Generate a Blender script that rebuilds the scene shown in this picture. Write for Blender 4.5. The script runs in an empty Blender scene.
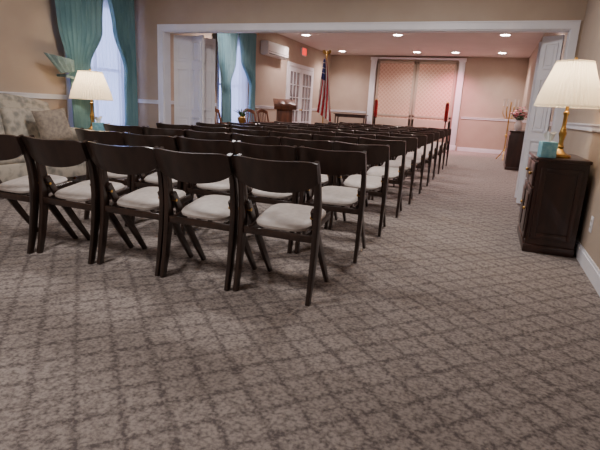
import bpy, bmesh, math, random
from mathutils import Vector, Matrix, Euler
random.seed(4)
S=bpy.context.scene
# ---------------------------------------------------------------- materials
def srgb(r,g,b):
    f=lambda c:(c/255/12.92) if c/255<=.04045 else ((c/255+.055)/1.055)**2.4
    return (f(r),f(g),f(b),1)
def mat(name,col,rough=.6,metal=0,col2=None,scale=8,bump=0,bscale=60,stretch=None,spec=.5,coat=0,emit=None,es=0):
    m=bpy.data.materials.new(name); m.use_nodes=True
    nt=m.node_tree; b=nt.nodes['Principled BSDF']
    b.inputs['Base Color'].default_value=col
    b.inputs['Roughness'].default_value=rough
    b.inputs['Metallic'].default_value=metal
    b.inputs['Specular IOR Level'].default_value=spec
    b.inputs['Coat Weight'].default_value=coat
    if emit: b.inputs['Emission Color'].default_value=emit; b.inputs['Emission Strength'].default_value=es
    tc=nt.nodes.new('ShaderNodeTexCoord'); mp=nt.nodes.new('ShaderNodeMapping')
    nt.links.new(tc.outputs['Object'],mp.inputs['Vector'])
    if stretch: mp.inputs['Scale'].default_value=stretch
    if col2:
        n=nt.nodes.new('ShaderNodeTexNoise'); n.inputs['Scale'].default_value=scale; n.inputs['Detail'].default_value=5
        r=nt.nodes.new('ShaderNodeValToRGB'); r.color_ramp.elements[0].position=.35; r.color_ramp.elements[1].position=.65
        r.color_ramp.elements[0].color=col; r.color_ramp.elements[1].color=col2
        nt.links.new(mp.outputs[0],n.inputs['Vector']); nt.links.new(n.outputs['Fac'],r.inputs[0]); nt.links.new(r.outputs[0],b.inputs['Base Color'])
    if bump:
        n=nt.nodes.new('ShaderNodeTexNoise'); n.inputs['Scale'].default_value=bscale; n.inputs['Detail'].default_value=3
        bp=nt.nodes.new('ShaderNodeBump'); bp.inputs['Strength'].default_value=bump; bp.inputs['Distance'].default_value=.01
        nt.links.new(mp.outputs[0],n.inputs['Vector']); nt.links.new(n.outputs['Fac'],bp.inputs['Height']); nt.links.new(bp.outputs[0],b.inputs['Normal'])
    return m
M_wall=mat('wall_paint',srgb(178,161,145),.8,0,srgb(173,155,139),3,.08,150)
M_ceil=mat('ceiling_paint',srgb(208,196,192),.9,0,srgb(202,190,186),2)
M_white=mat('white_trim_paint',srgb(230,229,235),.45,0,srgb(223,222,228),4)
M_wood=mat('espresso_wood',srgb(60,43,36),.28,0,srgb(38,27,23),14,.03,60,(1,1,.25),.5,.3)
M_wood2=mat('cabinet_wood',srgb(58,31,24),.35,0,srgb(36,19,15),12,.03,60,(1,1,.2),.5,.3)
M_wood3=mat('walnut_wood',srgb(112,66,40),.4,0,srgb(80,45,28),12,.03,60,(1,1,.2))
M_seat=mat('seat_vinyl',srgb(201,191,184),.5,0,srgb(186,176,169),30,.08,200)
M_brass=mat('brass',srgb(200,160,90),.28,1,srgb(180,140,75),10)
M_curt=mat('teal_curtain',srgb(92,132,142),.6,0,srgb(114,152,160),14,.1,80,(1,1,.2))
M_tassel=mat('tieback_cloth',srgb(110,134,138),.7,0,srgb(90,114,120),20)
M_gold=mat('gilt_metal',srgb(210,170,100),.35,1,srgb(190,150,80),10)
M_red=mat('red_glass',srgb(135,16,24),.2,0,srgb(100,10,16),6,spec=.6,emit=srgb(180,20,20),es=.06)
M_ac=mat('ac_plastic',srgb(228,226,222),.4,0,srgb(222,220,216),3)
M_dark=mat('dark_metal',srgb(70,30,28),.4,.4,srgb(50,22,20),6)
M_teal=mat('tissue_box_card',srgb(100,165,185),.6,0,srgb(145,198,208),25)
M_paper=mat('tissue_paper',srgb(240,238,235),.9,0,srgb(232,230,228),9)
M_green=mat('leaf_green',srgb(50,85,45),.6,0,srgb(35,62,32),9)
M_pink=mat('petal_pink',srgb(225,110,140),.6,0,srgb(240,170,185),9)
M_petalw=mat('petal_white',srgb(240,232,228),.6,0,srgb(225,215,210),9)
M_fred=mat('flag_red',srgb(190,30,42),.7,0,srgb(170,24,36),9)
M_fwhite=mat('flag_white',srgb(240,238,236),.7,0,srgb(232,230,226),9)
M_fblue=mat('flag_blue',srgb(40,48,120),.7,0,srgb(32,40,100),9)
M_exit=mat('exit_red',srgb(200,25,20),.5,0,srgb(190,20,18),9,emit=srgb(255,30,20),es=1.5)
M_bulb=mat('lamp_lens',srgb(255,240,220),.5,0,srgb(255,238,215),9,emit=srgb(255,240,228),es=80)
M_black=mat('slot_dark',srgb(25,22,20),.6,0,srgb(20,18,16),9)
M_pane=mat('door_pane',srgb(140,132,134),.1,0,srgb(116,108,112),2)
def fabric_floral():
    m=mat('floral_upholstery',srgb(190,180,165),.85,0,None)
    nt=m.node_tree;b=nt.nodes['Principled BSDF'];tc=nt.nodes.new('ShaderNodeTexCoord')
    v=nt.nodes.new('ShaderNodeTexVoronoi');v.inputs['Scale'].default_value=13
    n=nt.nodes.new('ShaderNodeTexNoise');n.inputs['Scale'].default_value=22;n.inputs['Detail'].default_value=4
    a=nt.nodes.new('ShaderNodeMath');a.operation='MULTIPLY'
    r=nt.nodes.new('ShaderNodeValToRGB');r.color_ramp.elements[0].position=.1;r.color_ramp.elements[1].position=.32
    r.color_ramp.elements[0].color=srgb(136,133,125);r.color_ramp.elements[1].color=srgb(180,171,157)
    nt.links.new(tc.outputs['Object'],v.inputs['Vector']);nt.links.new(tc.outputs['Object'],n.inputs['Vector'])
    nt.links.new(v.outputs['Distance'],a.inputs[0]);nt.links.new(n.outputs['Fac'],a.inputs[1]);nt.links.new(a.outputs[0],r.inputs[0]);nt.links.new(r.outputs[0],b.inputs['Base Color'])
    return m
M_sofa=fabric_floral()
M_pillow=mat('pillow_linen',srgb(158,145,130),.85,0,srgb(128,117,106),26)
def translucent(name,col,mix,emit=None,es=0,transp=0):
    m=bpy.data.materials.new(name);m.use_nodes=True;nt=m.node_tree
    b=nt.nodes['Principled BSDF'];b.inputs['Base Color'].default_value=col;b.inputs['Roughness'].default_value=.8
    if emit:b.inputs['Emission Color'].default_value=emit;b.inputs['Emission Strength'].default_value=es
    t=nt.nodes.new('ShaderNodeBsdfTranslucent');t.inputs['Color'].default_value=col
    mx=nt.nodes.new('ShaderNodeMixShader');mx.inputs[0].default_value=mix
    o=nt.nodes['Material Output']
    nt.links.new(b.outputs[0],mx.inputs[1]);nt.links.new(t.outputs[0],mx.inputs[2])
    if transp:
        tr=nt.nodes.new('ShaderNodeBsdfTransparent');m2=nt.nodes.new('ShaderNodeMixShader');m2.inputs[0].default_value=transp
        nt.links.new(mx.outputs[0],m2.inputs[1]);nt.links.new(tr.outputs[0],m2.inputs[2]);nt.links.new(m2.outputs[0],o.inputs['Surface'])
    else: nt.links.new(mx.outputs[0],o.inputs['Surface'])
    return m
M_shade=translucent('pleated_shade_cloth',srgb(242,230,208),.5,srgb(255,230,192),.6)
M_sheer=translucent('sheer_curtain',srgb(232,234,246),.7,None,0,.3)
def glass():
    m=bpy.data.materials.new('window_glass');m.use_nodes=True;nt=m.node_tree
    b=nt.nodes['Principled BSDF'];b.inputs['Roughness'].default_value=.05;b.inputs['Base Color'].default_value=(.8,.85,.9,1)
    tr=nt.nodes.new('ShaderNodeBsdfTransparent');mx=nt.nodes.new('ShaderNodeMixShader');mx.inputs[0].default_value=.9
    nt.links.new(b.outputs[0],mx.inputs[1]);nt.links.new(tr.outputs[0],mx.inputs[2]);nt.links.new(mx.outputs[0],nt.nodes['Material Output'].inputs['Surface'])
    return m
M_glass=glass()
def lattice_mat(name,amt=.02):
    m=bpy.data.materials.new(name);m.use_nodes=True;nt=m.node_tree;L=nt.links
    b=nt.nodes['Principled BSDF'];b.inputs['Roughness'].default_value=.95;b.inputs['Specular IOR Level'].default_value=.15
    tc=nt.nodes.new('ShaderNodeTexCoord')
    nz=nt.nodes.new('ShaderNodeTexNoise');nz.inputs['Scale'].default_value=45;nz.inputs['Detail'].default_value=2
    L.new(tc.outputs['Object'],nz.inputs['Vector'])
    sub=nt.nodes.new('ShaderNodeVectorMath');sub.operation='SUBTRACT';sub.inputs[1].default_value=(.5,.5,.5);L.new(nz.outputs['Color'],sub.inputs[0])
    sc=nt.nodes.new('ShaderNodeVectorMath');sc.operation='SCALE';sc.inputs['Scale'].default_value=amt;L.new(sub.outputs[0],sc.inputs[0])
    ad=nt.nodes.new('ShaderNodeVectorMath');ad.operation='ADD';L.new(tc.outputs['Object'],ad.inputs[0]);L.new(sc.outputs[0],ad.inputs[1])
    sx=nt.nodes.new('ShaderNodeSeparateXYZ');L.new(ad.outputs[0],sx.inputs[0])
    def mth(op,a,bb=None,clamp=False):
        n=nt.nodes.new('ShaderNodeMath');n.operation=op;n.use_clamp=clamp
        for i,v in enumerate((a,bb)):
            if v is None: continue
            if isinstance(v,(int,float)): n.inputs[i].default_value=v
            else: L.new(v,n.inputs[i])
        return n.outputs[0]
    X,Y,Z=sx.outputs
    return m,nt,b,tc,X,Y,Z,mth
def carpet():
    m,nt,b,tc,X,Y,Z,mth=lattice_mat('carpet_trellis',.03);L=nt.links
    k=1/(.150*math.sqrt(2))
    def line(e):
        f=mth('FRACT',e); return mth('ABSOLUTE',mth('SUBTRACT',f,.5))
    a=line(mth('MULTIPLY',mth('ADD',X,Y),k)); c=line(mth('MULTIPLY',mth('SUBTRACT',X,Y),k))
    d=mth('MINIMUM',a,c)       # 0 on a trellis line
    li=mth('MULTIPLY',mth('SUBTRACT',1,mth('MULTIPLY',d,6),True),.52)
    # leafy rosette in the middle of each diamond
    e=mth('ADD',mth('POWER',mth('SUBTRACT',.5,a),2),mth('POWER',mth('SUBTRACT',.5,c),2))
    ro=mth('MULTIPLY',mth('SUBTRACT',1,mth('MULTIPLY',e,16),True),.22)
    v=nt.nodes.new('ShaderNodeTexVoronoi');v.inputs['Scale'].default_value=46;L.new(tc.outputs['Object'],v.inputs['Vector'])
    mo=mth('MULTIPLY',mth('SUBTRACT',v.outputs['Distance'],.38),1.7)
    n2=nt.nodes.new('ShaderNodeTexNoise');n2.inputs['Scale'].default_value=75;n2.inputs['Detail'].default_value=3;L.new(tc.outputs['Object'],n2.inputs['Vector'])
    n3=nt.nodes.new('ShaderNodeTexNoise');n3.inputs['Scale'].default_value=260;L.new(tc.outputs['Object'],n3.inputs['Vector'])
    t=mth('ADD',mth('ADD',li,ro),mth('MULTIPLY',mth('SUBTRACT',n2.outputs['Fac'],.43),2.1))
    t=mth('ADD',t,mth('MULTIPLY',mo,.5))
    t=mth('ADD',t,mth('MULTIPLY',mth('SUBTRACT',n3.outputs['Fac'],.5),.8),True)
    r=nt.nodes.new('ShaderNodeValToRGB')
    r.color_ramp.elements[0].position=0;r.color_ramp.elements[0].color=srgb(162,151,144)
    r.color_ramp.elements[1].position=1;r.color_ramp.elements[1].color=srgb(98,89,87)
    L.new(t,r.inputs[0]);L.new(r.outputs[0],b.inputs['Base Color'])
    bp=nt.nodes.new('ShaderNodeBump');bp.inputs['Strength'].default_value=.5;bp.inputs['Distance'].default_value=.006
    L.new(n3.outputs['Fac'],bp.inputs['Height']);L.new(bp.outputs[0],b.inputs['Normal'])
    return m
M_carpet=carpet()
def screenmat(name,c0,c1):
    m,nt,b,tc,X,Y,Z,mth=lattice_mat(name,.01);L=nt.links
    k=1/.13
    def line(e):
        return mth('ABSOLUTE',mth('SUBTRACT',mth('FRACT',e),.5))
    a=line(mth('MULTIPLY',mth('ADD',X,Z),k)); c=line(mth('MULTIPLY',mth('SUBTRACT',X,Z),k))
    li=mth('SUBTRACT',1,mth('MULTIPLY',mth('MINIMUM',a,c),5),True)
    r=nt.nodes.new('ShaderNodeValToRGB');r.color_ramp.elements[0].color=c0;r.color_ramp.elements[1].color=c1
    L.new(li,r.inputs[0]);L.new(r.outputs[0],b.inputs['Base Color']);b.inputs['Roughness'].default_value=.7
    return m
M_screen=screenmat('fretwork_fabric',srgb(205,164,146),srgb(228,198,178))

# ---------------------------------------------------------------- mesh builder
class MB:
    def __init__(s): s.v=[];s.f=[];s.mi=[];s.sm=[];s.mats=[]
    def poly(s,vs,fs,m,smooth=False,mfn=None):
        o=len(s.v); s.v+= [tuple(v) for v in vs]
        for i,f in enumerate(fs):
            mm=mfn(i) if mfn else m
            if mm not in s.mats: s.mats.append(mm)
            s.f.append([o+j for j in f]); s.mi.append(s.mats.index(mm)); s.sm.append(smooth)
    def box(s,c,sz,m,bevel=0,rot=(0,0,0),seg=2,smooth=None):
        b=bmesh.new(); bmesh.ops.create_cube(b,size=1)
        for v in b.verts: v.co=Vector((v.co.x*sz[0],v.co.y*sz[1],v.co.z*sz[2]))
        if bevel: bmesh.ops.bevel(b,geom=b.edges[:],offset=bevel,segments=seg,affect='EDGES',profile=.5)
        R=Euler(rot).to_matrix()
        vs=[R@v.co+Vector(c) for v in b.verts]; b.verts.index_update()
        fs=[[v.index for v in f.verts] for f in b.faces]; b.free()
        s.poly(vs,fs,m,bool(bevel) if smooth is None else smooth)
    def bb(s,a,b,m,bevel=0):
        s.box([(a[i]+b[i])/2 for i in range(3)],[abs(b[i]-a[i]) for i in range(3)],m,bevel,smooth=False if bevel<.02 else True)
    def tube(s,pts,rad,m,n=10,flat=None,cap=True):
        pts=[Vector(p) for p in pts]
        if not hasattr(rad,'__len__'): rad=[rad]*len(pts)
        vs=[];fs=[]
        ref=None
        for i,p in enumerate(pts):
            d=(pts[min(i+1,len(pts)-1)]-pts[max(i-1,0)]).normalized()
            if ref is None: ref=Vector((1,0,0)) if abs(d.x)<.8 else Vector((0,0,1))
            a=(ref-d*ref.dot(d)).normalized(); b=d.cross(a)
            for k in range(n):
                t=2*math.pi*(k+.5)/n
                if flat: 
                    w,h=flat; ct,st=math.cos(t),math.sin(t)
                    e=.35
                    x=math.copysign(abs(ct)**e,ct)*w/2; y=math.copysign(abs(st)**e,st)*h/2
                    vs.append(p+a*x*rad[i]+b*y*rad[i])
                else: vs.append(p+(a*math.cos(t)+b*math.sin(t))*rad[i])
        for i in range(len(pts)-1):
            for k in range(n):
                fs.append([i*n+k,i*n+(k+1)%n,(i+1)*n+(k+1)%n,(i+1)*n+k])
        if cap: fs.append(list(range(n))[::-1]); fs.append([(len(pts)-1)*n+k for k in range(n)])
        s.poly(vs,fs,m,True)
    def lathe(s,prof,c,m,n=24,pleat=0,npl=0,caps=True):
        vs=[];fs=[]
        for r,z in prof:
            for k in range(n):
                t=2*math.pi*k/n; rr=r*(1+(pleat*(1 if k%2 else -1) if pleat else 0))
                vs.append((c[0]+rr*math.cos(t),c[1]+rr*math.sin(t),c[2]+z))
        for i in range(len(prof)-1):
            for k in range(n): fs.append([i*n+k,i*n+(k+1)%n,(i+1)*n+(k+1)%n,(i+1)*n+k])
        if caps: fs.append(list(range(n))[::-1]); fs.append([(len(prof)-1)*n+k for k in range(n)])
        s.poly(vs,fs,m,not pleat)
    def ball(s,c,r,m,sub=2,sc=(1,1,1)):
        b=bmesh.new(); bmesh.ops.create_icosphere(b,subdivisions=sub,radius=r); b.verts.index_update()
        s.poly([(c[0]+v.co.x*sc[0],c[1]+v.co.y*sc[1],c[2]+v.co.z*sc[2]) for v in b.verts],[[v.index for v in f.verts] for f in b.faces],m,True); b.free()
    def grid(s,fn,nu,nv,m,mfn=None):
        vs=[fn(i/nu,j/nv) for j in range(nv+1) for i in range(nu+1)]
        fs=[];
        for j in range(nv):
            for i in range(nu): a=j*(nu+1)+i; fs.append([a,a+1,a+nu+2,a+nu+1])
        s.poly(vs,fs,m,True,(lambda k:mfn((k%nu)/nu,(k//nu)/nv)) if mfn else None)
    def slab(s,fn,off,nu,nv,m):
        n=(nu+1)*(nv+1)
        A=[Vector(fn(i/nu,j/nv)) for j in range(nv+1) for i in range(nu+1)]
        vs=A+[p+Vector(off) for p in A];fs=[]
        for j in range(nv):
            for i in range(nu):
                a=j*(nu+1)+i; q=[a,a+1,a+nu+2,a+nu+1]; fs.append(q); fs.append([n+k for k in q[::-1]])
        ring=[i for i in range(nu+1)]+[j*(nu+1)+nu for j in range(1,nv+1)]+[nv*(nu+1)+i for i in range(nu-1,-1,-1)]+[j*(nu+1) for j in range(nv-1,0,-1)]
        for k in range(len(ring)):
            a,b=ring[k],ring[(k+1)%len(ring)]; fs.append([b,a,n+a,n+b])
        s.poly(vs,fs,m,True)
    def mesh(s,name):
        me=bpy.data.meshes.new(name); me.from_pydata(s.v,[],s.f)
        for m in s.mats: me.materials.append(m)
        me.polygons.foreach_set('material_index',s.mi); me.polygons.foreach_set('use_smooth',s.sm)
        b=bmesh.new(); b.from_mesh(me); bmesh.ops.recalc_face_normals(b,faces=b.faces[:]); b.to_mesh(me); b.free()
        try: me.set_sharp_from_angle(angle=math.radians(38))
        except Exception: pass
        return me
    def obj(s,name,loc=(0,0,0),rz=0):
        o=bpy.data.objects.new(name,s.mesh(name)); o.location=loc; o.rotation_euler=(0,0,rz); S.collection.objects.link(o); return o
def inst(o,loc,rz=0):
    n=o.copy(); n.location=loc; n.rotation_euler=(0,0,rz); S.collection.objects.link(n); return n
def light(name,kind,loc,energy,col,parent=None,rot=(0,0,0),**kw):
    l=bpy.data.lights.new(name,kind); l.energy=energy; l.color=col
    for k,v in kw.items(): setattr(l,k,v)
    o=bpy.data.objects.new(name,l); o.location=loc; o.rotation_euler=rot; S.collection.objects.link(o)
    if parent:
        o.parent=parent; o.matrix_parent_inverse=Matrix.Translation(parent.location).inverted()
    return o
# ---------------------------------------------------------------- room
XL,XR,YB,YP,YF,H=-5.3,.81,-2.5,6.4,16.3,2.85
T=.15
b=MB(); b.bb((XL-T,YB-T,-.1),(XR+T,YF+T,0),M_carpet); b.obj('floor')
b=MB(); b.bb((XL-T,YB-T,H),(XR+T,YF+T,H+.1),M_ceil); b.obj('ceiling')
W=[(5.12,6.2),(8.95,10.1)]; WZ=(.55,2.35)
b=MB(); yy=YB
for a,c in W:
    b.bb((XL-T,yy,0),(XL,a,H),M_wall); b.bb((XL-T,a,0),(XL,c,WZ[0]),M_wall); b.bb((XL-T,a,WZ[1]),(XL,c,H),M_wall); yy=c
b.bb((XL-T,yy,0),(XL,YF,H),M_wall); b.obj('wall_left')
b=MB(); b.bb((XR,YB,0),(XR+T,YF,H),M_wall); b.obj('wall_right')
b=MB(); b.bb((XL-T,YF,0),(XR+T,YF+T,H),M_wall); b.obj('wall_far')
b=MB(); b.bb((XL-T,YB-T,0),(XR+T,YB,H),M_wall); b.obj('wall_rear')
OL,OR,OZ=-4.75,.70,2.07
b=MB(); b.bb((XL,YP,0),(OL,YP+T,H),M_wall); b.bb((OR,YP,0),(XR,YP+T,H),M_wall); b.bb((OL,YP,OZ),(OR,YP+T,H),M_wall); b.obj('wall_partition')
b=MB()
for y0,y1 in ((YP-.02,YP),(YP+T,YP+T+.02)):
    b.bb((OL-.09,y0,0),(OL,y1,OZ+.09),M_white); b.bb((OR,y0,0),(OR+.08,y1,OZ+.09),M_white); b.bb((OL,y0,OZ),(OR,y1,OZ+.09),M_white)
    ys=y0-.008 if y0<YP else y1
    b.bb((OL-.09,ys,0),(OL-.075,ys+.008,OZ+.09),M_white); b.bb((OL-.075,ys,OZ+.075),(OR+.08,ys+.008,OZ+.09),M_white)
b.bb((OL,YP,0),(OL+.012,YP+T,OZ),M_white); b.bb((OR-.012,YP,0),(OR,YP+T,OZ),M_white); b.bb((OL+.012,YP,OZ-.012),(OR-.012,YP+T,OZ),M_white)
b.obj('trim_1')
def rail(b,a,c):
    (x0,y0),(x1,y1)=a,c
    for z0,z1,d in ((1.0,1.06,.018),(1.045,1.06,.03)):
        if x0==x1:
            sgn=1 if x0<-2 else -1; b.bb((x0,y0,z0),(x0+sgn*d,y1,z1),M_white)
        else: b.bb((x0,y0-d,z0),(x1,y0,z1),M_white)
def base(b,a,c):
    (x0,y0),(x1,y1)=a,c
    for z0,z1,d in ((0,.1,.016),(.1,.12,.009)):
        if x0==x1:
            sgn=1 if x0<-2 else -1; b.bb((x0,y0,z0),(x0+sgn*d,y1,z1),M_white)
        else: b.bb((x0,y0-d,z0),(x1,y0,z1),M_white)
b=MB()
for y0,y1 in ((YB,5.03),(6.29,YP),(YP+T,8.86),(10.19,12.5),(14.6,YF)): rail(b,(XL,y0),(XL,y1))
b.obj('trim_2')
b=MB(); rail(b,(XR,YB),(XR,YP-.03)); rail(b,(XR,YP+T+.03),(XR,YF)); b.obj('trim_3')
b=MB(); rail(b,(XL+.03,YF),(-3.95,YF)); rail(b,(-.88,YF),(XR-.03,YF)); rail(b,(XL+.03,YP),(OL-.1,YP)); b.obj('trim_4')
b=MB(); base(b,(XL,YB),(XL,YP)); base(b,(XL,YP+T),(XL,12.5)); base(b,(XL,14.6),(XL,YF)); b.obj('baseboard_left')
b=MB(); base(b,(XR,YB),(XR,YP-.03)); base(b,(XR,YP+T+.03),(XR,YF)); b.obj('baseboard_right')
b=MB(); base(b,(XL+.02,YF),(-3.95,YF)); base(b,(-.88,YF),(XR-.02,YF)); b.obj('baseboard_far')
def window(i,a,c):
    b=MB(); z0,z1=WZ; x=XL
    for y0,y1,q0,q1 in ((a-.08,a,z0-.08,z1+.08),(c,c+.08,z0-.08,z1+.08),(a,c,z1,z1+.08),(a-.02,c+.02,z0-.08,z0)):
        b.bb((x,y0,q0),(x+.02,y1,q1),M_white)
    b.bb((x,a-.1,z0-.02),(x+.045,c+.1,z0+.01),M_white)
    xm=x-.08
    for y in (a+.02,(a+c)/2,c-.02): b.bb((xm-.015,y-.02,z0),(xm+.015,y+.02,z1),M_white)
    for z in (z0+.02,(z0+z1)/2,z1-.02): b.bb((xm-.018,a,z-.022),(xm+.018,c,z+.022),M_white)
    b.bb((xm-.004,a,z0),(xm+.004,c,z1),M_glass)
    b.obj('window_%d'%i)
for i,(a,c) in enumerate(W): window(i+1,a,c)
def sheer(a,c):
    b=MB()
    def fn(u,v):
        return (XL+.075+.014*math.sin(u*34*math.pi),a-.03+(c-a+.06)*u,.14+(2.55-.14)*v)
    b.grid(fn,200,2,M_sheer); b.obj('sheer_curtain')
for a,c in W: sheer(a,c)
def drape(prof,npl):
    b=MB()
    def lerp(z):
        for (z0,a0,c0),(z1,a1,c1) in zip(prof,prof[1:]):
            if z0<=z<=z1:
                t=(z-z0)/(z1-z0); t=t*t*(3-2*t); return a0+(a1-a0)*t,c0+(c1-c0)*t
        return prof[-1][1:]
    zl,zh=prof[0][0],prof[-1][0]
    def fn(u,v):
        z=zl+(zh-zl)*v; a,c=lerp(z); w=c-a
        amp=.026+.01*math.sin(3*u+1)
        return (XL+.145+amp*math.sin(u*npl*2*math.pi+.5*math.sin(z*2)),a+w*u+.006*math.sin(u*npl*4*math.pi),z)
    b.grid(fn,npl*12,36,M_curt)
    return b
def window_drapes(y0,ym1,ym2,y1,ti=1.45):
    b=drape([(.02,y0+.22,y0+.60),(ti-.2,y0+.20,y0+.58),(ti,y0+.16,y0+.56),(ti+.5,y0+.06,ym1-.06),(2.62,y0,ym1)],9)
    b.obj('curtain_panel')
    b=drape([(.02,y1-.3,y1),(ti-.2,y1-.28,y1),(ti,y1-.26,y1),(ti+.55,ym2+.12,y1),(2.62,ym2,y1)],7); b.obj('curtain_panel')
    b=MB(); b.tube([(XL+.145,y0-.15,2.64),(XL+.145,y1+.06,2.64)],.015,M_brass,10)
    for y in (y0-.16,y1+.06): b.ball((XL+.145,y,2.64),.025,M_brass)
    for y in (y0-.05,y1+.02): b.tube([(XL,y,2.64),(XL+.145,y,2.64)],.01,M_brass,8)
    b.obj('curtain_rod')
window_drapes(4.78,5.66,5.68,6.27)
window_drapes(8.65,9.5,9.52,10.35)
b=MB()
def fn(u,v):
    return (XL+.20+.015*math.sin(u*8*math.pi),4.78+.22*u-.12*v+ .26*v*(u-.5)*.9,1.32+.22*v*(1-.35*u)+.04*u)
b.slab(fn,(.01,0,0),24,6,M_tassel)
b.tube([(XL+.02,4.9,1.3),(XL+.19,4.88,1.3),(XL+.215,5.1,1.26),(XL+.19,5.3,1.3)],.018,M_tassel,8,cap=True)
b.obj('curtain_tieback')
# ---------------------------------------------------------------- folding partition doors
def fold(pts,name):
    b=MB()
    for (x0,y0),(x1,y1) in zip(pts,pts[1:]):
        L=math.hypot(x1-x0,y1-y0); a=math.atan2(y1-y0,x1-x0); cx,cy=(x0+x1)/2,(y0+y1)/2
        R=Matrix.Rotation(a,3,'Z')
        def q(lx,ly,z,sx,sy,sz,bev=.0):
            p=R@Vector((lx,ly,0)); b.box((cx+p.x,cy+p.y,z),(sx,sy,sz),M_white,bev,(0,0,a),1,False)
        q(0,0,1.03,L-.006,.032,2.02)
        for z0,z1 in ((.14,.82),(.94,1.55),(1.67,1.95)):
            for s in (-1,1):
                w=L-.1; zc=(z0+z1)/2; h=z1-z0; y=s*.023
                q(0,y,z0,w,.02,.018);q(0,y,z1,w,.02,.018);q(-w/2,y,zc,.018,.02,h);q(w/2,y,zc,.018,.02,h)
                q(0,s*.019,zc,w-.07,.012,h-.07,.003)
    return b.obj(name)
fold([(-4.71,6.60),(-4.45,6.72),(-4.18,6.60),(-4.40,6.84),(-4.22,7.02)],'folding_door')
fold([(.665,6.60),(.46,6.72),(.62,6.95),(.46,7.18),(.60,7.40)],'folding_door')
# ---------------------------------------------------------------- folding chairs
def make_chair():
    b=MB()
    post=[(-.005,.79),(.03,.71),(.055,.62),(.068,.53),(.07,.44),(.058,.30),(.03,.13),(.0,0.0)]
    front=[(.075,.52),(.13,.42),(.20,.315),(.31,.155),(.42,0.0)]
    for s in (-1,1):
        b.tube([(s*.226,y,z) for y,z in post],[.85,1,1.05,1.15,1.15,1.1,.95,.8],M_wood,12,(.03,.05))
        b.tube([(s*.197,y,z) for y,z in front],[.9,1.05,1.1,1,.8],M_wood,12,(.026,.044))
        b.tube([(s*.18,.085,.475),(s*.243,.085,.475)],.009,M_brass,8)
        b.tube([(s*.172,.06,.375),(s*.178,.43,.425)],[1,1],M_wood,8,(.022,.035))
    b.box((0,.42,.415),(.36,.022,.04),M_wood,.004); b.box((0,.055,.362),(.42,.022,.04),M_wood,.004)
    def fn(u,v):
        s=2*u-1; e=1-abs(s)**2.2; k=abs(s)**8
        zt=.806-.014*(1-s*s)-.018*k; zb=.664-.045*e+.02*k
        z=zb+(zt-zb)*v
        return (s*.246,-.026+(.79-z)*.40-.066*(1-s*s)-.008,z)
    b.slab(fn,(0,-.02,-.002),24,5,M_wood)
    n=36
    def outline(k,inset,z):
        t=2*math.pi*k/n; ct,st=math.cos(t),math.sin(t); e=.5
        yy=math.copysign(abs(st)**e,st); xx=math.copysign(abs(ct)**e,ct)
        y=.245+yy*(.195-inset); hw=.166+.022*(yy+1)/2-inset
        return (xx*hw,y,z+.13*(y-.05))
    vs=[];fs=[]
    lv=[(.012,.385),(0,.393),(-.002,.406),(.006,.417),(.03,.426),(.07,.431),(.12,.433)]
    for ins,z in lv:
        for k in range(n): vs.append(outline(k,ins,z))
    for i in range(len(lv)-1):
        for k in range(n): fs.append([i*n+k,i*n+(k+1)%n,(i+1)*n+(k+1)%n,(i+1)*n+k])
    fs.append(list(range(n))[::-1]); fs.append([(len(lv)-1)*n+k for k in range(n)])
    b.poly(vs,fs,M_seat,True)
    return b
cb=make_chair()
first=None
counts=[5,5,6,6,6,6,6,6,5,5,5]
for r,cn in enumerate(counts):
    for c in range(cn):
        x=(-1.03 if r==0 else -1.0)-.498*c+random.uniform(-.003,.003)
        y=2.36+.86*r-.018*c*(1 if r==0 else .4)+random.uniform(-.015,.015)
        rz=random.uniform(-.02,.02)
        if first is None: first=cb.obj('folding_chair',(x,y,0),rz)
        else: inst(first,(x,y,0),rz)
# ---------------------------------------------------------------- lamps
def table_lamp(loc,power,r=1.0):
    b=MB()
    prof=[(.085,0),(.09,.01),(.085,.025),(.055,.035),(.035,.05),(.022,.07),(.028,.085),(.02,.10),(.017,.13),(.022,.16),(.03,.19),(.022,.22),(.016,.25),(.015,.33),(.022,.345),(.022,.36),(.012,.37),(.012,.43),(.02,.44),(.02,.48),(.008,.49)]
    b.lathe(prof,(0,0,0),M_brass,24)
    b.tube([(0,0,.49),(0,0,.755)],.004,M_brass,6); b.ball((0,0,.765),.013,M_brass)
    for k in range(3):
        a=k*2.094; b.tube([(0,0,.73),(.132*math.cos(a),.132*math.sin(a),.73)],.003,M_brass,6)
    b.lathe([(.253*r,.40),(.235*r,.48),(.20*r,.58),(.168*r,.66),(.14*r,.74)],(0,0,0),M_shade,96,.028,caps=False)
    b.lathe([(.261*r,.398),(.261*r,.412)],(0,0,0),M_shade,48,caps=False); b.lathe([(.145*r,.733),(.145*r,.745)],(0,0,0),M_shade,48,caps=False)
    b.ball((0,0,.56),.03,M_paper)
    o=b.obj('table_lamp',loc)
    light('lamp_bulb_light','POINT',(loc[0],loc[1],loc[2]+.62),power,(1,.82,.60),o,shadow_soft_size=.05)
    return o
b=MB()
cx0,cx1,cy0,cy1=.40,.765,4.28,5.05
b.bb((cx0,cy0,.05),(cx1,cy1,.75),M_wood2); b.box(((cx0+cx1)/2-.005,(cy0+cy1)/2,.765),(cx1-cx0+.03,cy1-cy0+.05,.028),M_wood2,.008)
b.box(((cx0+cx1)/2-.005,(cy0+cy1)/2,.035),(cx1-cx0+.02,cy1-cy0+.03,.07),M_wood2,.01)
for z0,z1 in ((.12,.70),):
    for a,c,d,e in ((cx0+.03,cx0+.07,z0,z1),(cx1-.07,cx1-.03,z0,z1),(cx0+.07,cx1-.07,z1-.04,z1),(cx0+.07,cx1-.07,z0,z0+.05)):
        b.bb((a,cy0-.012,d),(c,cy0,e),M_wood2,.003)
ym=(cy0+cy1)/2
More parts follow.
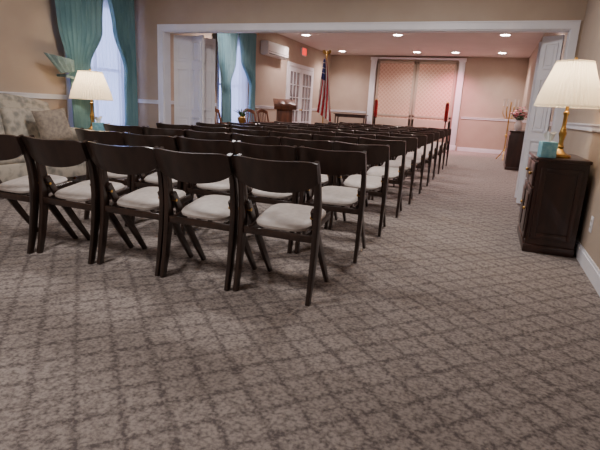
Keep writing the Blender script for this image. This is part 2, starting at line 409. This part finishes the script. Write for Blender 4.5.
for a,c in ((cy0+.03,ym-.005),(ym+.005,cy1-.03)):
    b.bb((cx0-.018,a,.10),(cx0,c,.52),M_wood2,.004); b.bb((cx0-.026,a+.05,.15),(cx0-.018,c-.05,.47),M_wood2,.003)
    b.bb((cx0-.018,a,.54),(cx0,c,.73),M_wood2,.004)
    for z in (.63,.33): b.ball((cx0-.03,(a+c)/2,z),.014,M_brass)
for x in (cx0+.03,cx1-.03):
    for y in (cy0+.03,cy1-.03): b.ball((x,y,.022),.022,M_wood2)
b.obj('side_cabinet')
table_lamp((.556,4.44,.780),12,.94)
def tissue(loc,rz=0):
    b=MB(); b.box((0,0,.062),(.115,.115,.124),M_teal,.004)
    b.lathe([(.035,.124),(.036,.126)],(0,0,0),M_paper,16)
    def fn(u,v):
        a=u*2*math.pi; r=(.02+.03*v)*(1+.35*math.sin(3*a)); return (r*math.cos(a)*.8,r*math.sin(a)*.5,.12+.07*v+.015*math.sin(2*a)*v)
    b.grid(fn,24,4,M_paper); return b.obj('tissue_box',loc,rz)
tissue((.455,4.335,.780),.15)
b=MB(); b.bb((XR-.006,4.02,.27),(XR,4.10,.39),M_white,.002)
for z in (.30,.345): b.bb((XR-.009,4.04,z),(XR-.005,4.08,z+.025),M_ac); b.bb((XR-.0095,4.05,z+.006),(XR-.0088,4.054,z+.018),M_black); b.bb((XR-.0095,4.066,z+.006),(XR-.0088,4.07,z+.018),M_black)
b.obj('wall_outlet')
b=MB()
b.box((0,0,.605),(.46,.46,.03),M_wood3,.008); b.box((0,0,.55),(.40,.40,.08),M_wood3,.004); b.box((0,0,.2),(.39,.39,.02),M_wood3,.004)
for x in (-.18,.18):
    for y in (-.18,.18): b.tube([(x,y,.59),(x,y,.3),(x,y,0)],[.024,.02,.014],M_wood3,10)
b.ball((.205,0,.55),.012,M_brass)
b.obj('end_table',(-4.76,4.93,0))
table_lamp((-4.79,4.95,.62),12)
tissue((-4.60,4.85,.62),.4)
# ---------------------------------------------------------------- sofa (faces +X)
b=MB()
y0,y1=2.40,4.64; yc=(y0+y1)/2; L=y1-y0
b.box((-4.80,yc,.25),(.80,L-.1,.22),M_sofa,.03)
for k in range(3):
    w=(L-.42)/3; b.box((-4.74,y0+.21+w*(k+.5),.42),(.66,w-.008,.15),M_sofa,.045,seg=3)
def back(u,v):
    s=2*u-1; top=.90+.10*max(0,math.cos(s*math.pi/2))**.8
    z=.25+(top-.25)*v
    return (-5.02-.09*v+.05*math.sin(v*math.pi),y0+.06+(L-.12)*u,z)
b.slab(back,(-.14,0,0),40,10,M_sofa)
b.tube([(-5.17,y0+.07+(L-.14)*k/20,.90+.10*max(0,math.cos((2*k/20-1)*math.pi/2))**.8) for k in range(21)],.065,M_sofa,12)
for k in range(3):
    w=(L-.42)/3; b.box((-4.99,y0+.21+w*(k+.5),.68),(.17,w-.01,.42),M_sofa,.06,(0,-.2,0),3)
for y in (y0+.1,y1-.1):
    b.box((-4.80,y,.36),(.78,.15,.44),M_sofa,.03)
    b.tube([(-5.18,y,.60),(-4.9,y,.585),(-4.6,y,.575),(-4.40,y,.57)],[.10,.105,.105,.10],M_sofa,18)
for y in (y0+.12,y1-.12):
    for x in (-4.47,-5.12): b.tube([(x,y,.16),(x,y,0)],[.03,.018],M_wood3,10)
b.obj('sofa')
b=MB()
def pil(sgn):
    def fn(u,v):
        a,c=2*u-1,2*v-1; t=.07*(1-a**4)**.6*(1-c**4)**.6 if abs(a)<1 and abs(c)<1 else 0
        return (sgn*t,.2*a*(1-.06*(1-c*c)),.2*c*(1-.06*(1-a*a)))
    return fn
b.grid(pil(1),16,16,M_pillow); b.grid(pil(-1),16,16,M_pillow)
o=b.obj('throw_pillow',(-4.71,4.27,.70)); o.rotation_euler=(0.12,-.3,-.25)
# ---------------------------------------------------------------- far room: ceiling downlights
def downlight(x,y,e,col,**kw):
    b=MB(); b.lathe([(.13,0),(.13,-.008),(.10,-.012),(.10,-.004)],(0,0,0),M_white,24,caps=False); b.lathe([(.099,-.006),(.03,-.010)],(0,0,0),M_bulb,24)
    o=b.obj('recessed_downlight',(x,y,H-.0005))
    light('downlight_spot','SPOT',(x,y,H-.03),e,col,o,**kw)
for y in (8.6,12.0,15.2):
    for x in (-4.6,-2.3,.05):
        downlight(x,y,185 if y<15 else 225,(1,.80,.79),spot_size=2.5,spot_blend=.8,shadow_soft_size=.07)
downlight(-1.2,15.2,420,(1,.32,.44),rot=(.4,.0,0),spot_size=1.7,spot_blend=.9,shadow_soft_size=.06)
for x,y in ((-3.0,4.3),(-.7,4.6),(-2.2,1.2),(-2.2,-1.2)):  # near room: unseen fixtures with area lamps, added to light the chairs and floor
    b=MB(); b.lathe([(.22,0),(.22,-.02),(.2,-.03)],(0,0,0),M_brass,32,caps=False); b.lathe([(.2,-.03),(.18,-.07),(.1,-.1),(.01,-.11)],(0,0,0),M_paper,32)
    o=b.obj('added_ceiling_fixture',(x,y,H-.0005))
    light('added_ceiling_fill','AREA',(x,y,H-.13),(46 if y>2 else 38),(1,.94,.91),o,shape='DISK',size=.4)
# ---------------------------------------------------------------- far wall alcove feature
b=MB()
ax0,ax1=-3.80,-1.04; y=YF
for x in (ax0,ax1): b.bb((x-.09,y-.10,0),(x+.09,y,2.80),M_white,.004); b.bb((x-.11,y-.12,0),(x+.11,y,.16),M_white,.004); b.bb((x-.11,y-.12,2.70),(x+.11,y,2.80),M_white,.004)
b.bb((ax0-.09,y-.10,2.74),(ax1+.09,y,2.80),M_white,.004)
b.obj('trim_5')
b=MB(); xm=(ax0+ax1)/2
for a,c in ((ax0+.14,xm-.02),(xm+.02,ax1-.14)):
    b.bb((a,y-.045,.12),(c,y-.01,2.68),M_screen)
    for e,f,g,h in ((a,a+.07,.12,2.68),(c-.07,c,.12,2.68),(a,c,2.61,2.68),(a,c,.12,.9),(a,c,.95,1.02)):
        b.bb((e,y-.06,g),(f,y-.02,h),M_wall,.003)
b.obj('decorative_panel_screen')
for x,yy in ((-3.33,15.0),(-1.22,14.9)):
    b=MB(); b.lathe([(.14,0),(.14,.02),(.05,.05),(.025,.08),(.02,.4),(.035,.43),(.02,.46),(.018,.88),(.05,.9),(.06,.92)],(0,0,0),M_dark,20)
    b.lathe([(.045,.92),(.055,1.0),(.055,1.3),(.05,1.38),(.04,1.42)],(0,0,0),M_red,20); b.lathe([(.03,1.42),(.03,1.44),(.01,1.46)],(0,0,0),M_gold,16)
    b.obj('sanctuary_candle_stand',(x,yy,0))
def console(loc,w,h,d=.4,rz=0,m=M_wood2,name='console_table'):
    b=MB(); b.box((0,0,h-.015),(w,d,.03),m,.006); b.box((0,0,h-.07),(w-.08,d-.06,.08),m,.003)
    for sx in (-1,1):
        for sy in (-1,1): b.tube([(sx*(w/2-.06),sy*(d/2-.05),h-.03),(sx*(w/2-.06),sy*(d/2-.05),0)],[.024,.016],m,10)
    b.tube([(-w/2+.06,0,.12),(w/2-.06,0,.12)],.012,m,8)
    return b.obj(name,loc,rz)
console((-4.35,15.9,0),1.1,.95)
b=MB(); b.bb((-.17,-.6,.06),(.17,.6,.8),M_wood2,.004); b.box((0,0,.815),(.38,1.26,.03),M_wood2,.006); b.box((0,0,.03),(.36,1.22,.06),M_wood2,.006)
for k in (-1,1): b.bb((-.185,k*.3-.26,.12),(-.17,k*.3+.26,.74),M_wood2,.004); b.ball((-.195,k*.06,.45),.013,M_brass)
b.obj('credenza',(.60,11.9,0))
def bouquet(loc,r=.2):
    b=MB(); b.lathe([(.05,0),(.07,.05),(.08,.12),(.05,.2),(.06,.22)],(0,0,0),M_petalw,20)
    for i in range(46):
        a=random.uniform(0,6.28); q=r*math.sqrt(random.random())*.95; z=.28+random.uniform(0,.28)*(1-q/r*.6)
        x,y=q*math.cos(a),q*math.sin(a)
        b.tube([(0,0,.2),(x*.6,y*.6,z*.7+.02),(x,y,z)],.003,M_green,5)
        m=random.choice([M_pink,M_petalw,M_pink,M_green])
        if m is M_green: b.ball((x,y,z),.04,m,1,(1,.5,.35))
        else:
            for p in range(5):
                t=p*1.257; b.ball((x+.018*math.cos(t),y+.018*math.sin(t),z),.019,m,1,(1,1,.6))
            b.ball((x,y,z+.008),.01,M_gold,1)
    return b.obj('flower_arrangement',loc)
bouquet((.58,11.55,.83)); bouquet((.6,12.25,.83),.16)
b=MB(); b.tube([(0,0,.12),(0,0,1.5)],.016,M_gold,10); b.lathe([(.03,.6),(.045,.64),(.03,.68)],(0,0,0),M_gold,16)
for k in range(3):
    a=k*2.094+.5; b.tube([(0,0,.3),(.08*math.cos(a),.08*math.sin(a),.16),(.2*math.cos(a),.2*math.sin(a),.01)],.013,M_gold,8)
for k in range(6):
    a=k*1.047; r=.17; b.tube([(0,0,1.1),(r*.6*math.cos(a),r*.6*math.sin(a),1.08),(r*math.cos(a),r*math.sin(a),1.2),(r*math.cos(a),r*math.sin(a),1.36)],.012,M_gold,8)
    b.lathe([(.01,0),(.03,.01),(.012,.02)],(r*math.cos(a),r*math.sin(a),1.36),M_gold,12); b.lathe([(.011,.02),(.011,.2),(.003,.21)],(r*math.cos(a),r*math.sin(a),1.36),M_petalw,10)
b.obj('candelabrum',(.44,13.9,0))
# ---------------------------------------------------------------- flag
b=MB(); b.lathe([(.16,0),(.16,.02),(.06,.05),(.03,.08)],(0,0,0),M_gold,24); b.tube([(0,0,.06),(0,0,2.34)],.014,M_gold,10)
b.ball((0,0,2.36),.03,M_gold); b.ball((0,0,2.43),.035,M_gold,2,(.7,.7,1.5))
for s in (-1,1): b.poly([(0,0,2.42),(s*.06,0,2.5),(s*.12,0,2.48),(s*.1,0,2.42),(s*.04,0,2.38)],[[0,1,2,3,4]],M_gold)
def fl(u,v):
    w=.07+.33*v**.8; z=2.28-1.30*v-.25*v*u
    return (-.05+w*(u-.30)+.01,.02*math.sin(u*5*math.pi)*(.4+.6*v)-.045,z)
def fm(u,v):
    if v<.34 and u<.6: return M_fblue
    return M_fred if int(u*7+v*2.2)%2==0 else M_fwhite
b.grid(fl,70,30,None,fm)
for i in range(12):
    u,v=.08+.14*(i%4),.07+.09*(i//4); p=fl(u,v); b.ball((p[0],p[1]-.010,p[2]),.010,M_fwhite,1,(1,.3,1))
b.obj('american_flag',(-4.02,12.0,0))
b=MB(); b.box((0,0,.04),(.5,.45,.08),M_wood3,.01); b.box((0,0,.55),(.36,.3,.98),M_wood3,.008); b.box((0,0,1.06),(.46,.42,.05),M_wood3,.008)
b.box((0,0,1.15),(.54,.44,.03),M_wood3,.006,(.4,0,0)); b.box((0,-.2,1.06),(.54,.02,.12),M_wood3,.004); b.box((-.17,-.153,.55),(.02,.01,.8),M_wood3,.002); b.box((.17,-.153,.55),(.02,.01,.8),M_wood3,.002)
b.box((-.08,0,1.175),(.15,.24,.02),M_wood3,.004,(.4,.08,0)); b.box((.08,0,1.175),(.15,.24,.02),M_wood3,.004,(.4,-.08,0))
b.tube([(.18,.14,1.2),(.18,.1,1.35),(.12,.0,1.45)],.008,M_dark,6)
b.obj('lectern',(-4.72,11.1,0),.5)
b=MB(); b.box((XL+.11,11.45,2.40),(.22,1.25,.31),M_ac,.035,seg=3); b.box((XL+.2,11.45,2.275),(.06,1.15,.02),M_black,.004); b.box((XL+.222,11.45,2.33),(.004,1.18,.006),M_black)
b.obj('wall_air_conditioner')
b=MB(); b.bb((XL,13.45,2.52),(XL+.05,13.8,2.74),M_white,.004)
b.bb((XL+.045,13.47,2.54),(XL+.053,13.78,2.72),M_exit)
b.obj('exit_sign')
for i,(a,c) in enumerate(((12.6,13.53),(13.55,14.48))):
    b=MB(); x=XL
    b.bb((x,a,0),(x+.035,a+.11,2.15),M_white); b.bb((x,c-.11,0),(x+.035,c,2.15),M_white); b.bb((x,a+.11,0),(x+.035,c-.11,.3),M_white); b.bb((x,a+.11,2.03),(x+.035,c-.11,2.15),M_white)
    for k in range(1,5): z=.3+k*1.73/5; b.bb((x+.005,a+.11,z-.012),(x+.033,c-.11,z+.012),M_white)
    for k in (1,2): yq=a+.11+(c-a-.22)*k/3; b.bb((x+.005,yq-.01,.3),(x+.033,yq+.01,2.03),M_white)
    b.bb((x+.002,a+.11,.3),(x+.01,c-.11,2.03),M_pane)
    b.ball((x+.06,(c-.05 if i==0 else a+.05),1.0),.025,M_brass); b.tube([(x+.03,(c-.05 if i==0 else a+.05),1.0),(x+.06,(c-.05 if i==0 else a+.05),1.0)],.01,M_brass,8)
    b.obj('door_%d'%(i+1))
b=MB(); b.bb((XL,12.5,0),(XL+.03,12.59,2.26),M_white); b.bb((XL,14.49,0),(XL+.03,14.58,2.26),M_white); b.bb((XL,12.59,2.16),(XL+.03,14.49,2.26),M_white); b.obj('trim_6')
def armchair():
    b=MB()
    for sy in (-1,1):
        y=sy*.25
        b.tube([(-.28,y,0),(-.24,y,.45),(-.27,y,.7),(-.32,y,.92)],[.02,.024,.022,.02],M_wood3,10)
        b.tube([(.24,y,0),(.24,y,.44),(.2,y,.66)],[.018,.024,.02],M_wood3,10)
        b.tube([(-.27,y,.67),(0,y*1.06,.69),(.24,y*1.04,.665)],[1,1,1],M_wood3,10,(.05,.025))
        b.tube([(-.25,y,.2),(.24,y,.2)],.011,M_wood3,8)
    b.box((0,0,.42),(.52,.5,.06),M_wood3,.01); b.box((.01,0,.475),(.48,.46,.07),M_seat,.03,seg=3)
    b.tube([(-.315,-.26,.90),(-.345,-.12,.94),(-.355,0,.955),(-.345,.12,.94),(-.315,.26,.90)],[1]*5,M_wood3,12,(.03,.07))
    b.tube([(-.275,-.25,.62),(-.29,0,.62),(-.275,.25,.62)],[1]*3,M_wood3,10,(.025,.05))
    for k in range(5):
        y=(k-2)*.085; b.tube([(-.285,y,.62),(-.335,y*1.05,.92)],.009,M_wood3,8)
    return b
o=armchair().obj('wooden_armchair',(-4.70,7.5,0)); inst(o,(-4.70,8.25,0)); inst(o,(-4.68,9.75,0)); inst(o,(-4.66,10.4,0))
console((-4.80,9.05,0),.55,.68,.5,0,M_wood2,'side_table')
b=MB(); b.lathe([(.05,0),(.08,.06),(.085,.12),(.06,.14)],(0,0,0),M_gold,20)
for i in range(22):
    a=random.uniform(0,6.28); r=random.uniform(.06,.2); h=random.uniform(.18,.36)
    b.tube([(0,0,.12),(r*.4*math.cos(a),r*.4*math.sin(a),h*.8),(r*math.cos(a),r*math.sin(a),h)],[.008,.016,.002],M_green,5,(1.6,.3))
b.obj('potted_plant',(-4.80,9.05,.68))
# ---------------------------------------------------------------- world (dusk outside)
w=bpy.data.worlds.new('dusk'); S.world=w; w.use_nodes=True; nt=w.node_tree
bg=nt.nodes['Background']; bg.inputs['Strength'].default_value=4.6; bg.inputs['Color'].default_value=(.42,.52,1,1)
# ---------------------------------------------------------------- camera
yaw,p,th=math.radians(20.5),math.radians(13.7),math.radians(3.15)
fw=Vector((-math.sin(yaw)*math.cos(p),math.cos(yaw)*math.cos(p),-math.sin(p)))
r0=Vector((math.cos(yaw),math.sin(yaw),0)); u0=r0.cross(fw)
R=r0*math.cos(th)+u0*math.sin(th); U=-r0*math.sin(th)+u0*math.cos(th)
cam=bpy.data.objects.new('camera',bpy.data.cameras.new('camera')); S.collection.objects.link(cam)
m=Matrix((R,U,-fw)).transposed().to_4x4(); m.translation=(0,0,1.06); cam.matrix_world=m
cam.data.lens=28.8; cam.data.sensor_width=36; cam.data.clip_start=.05
S.camera=cam
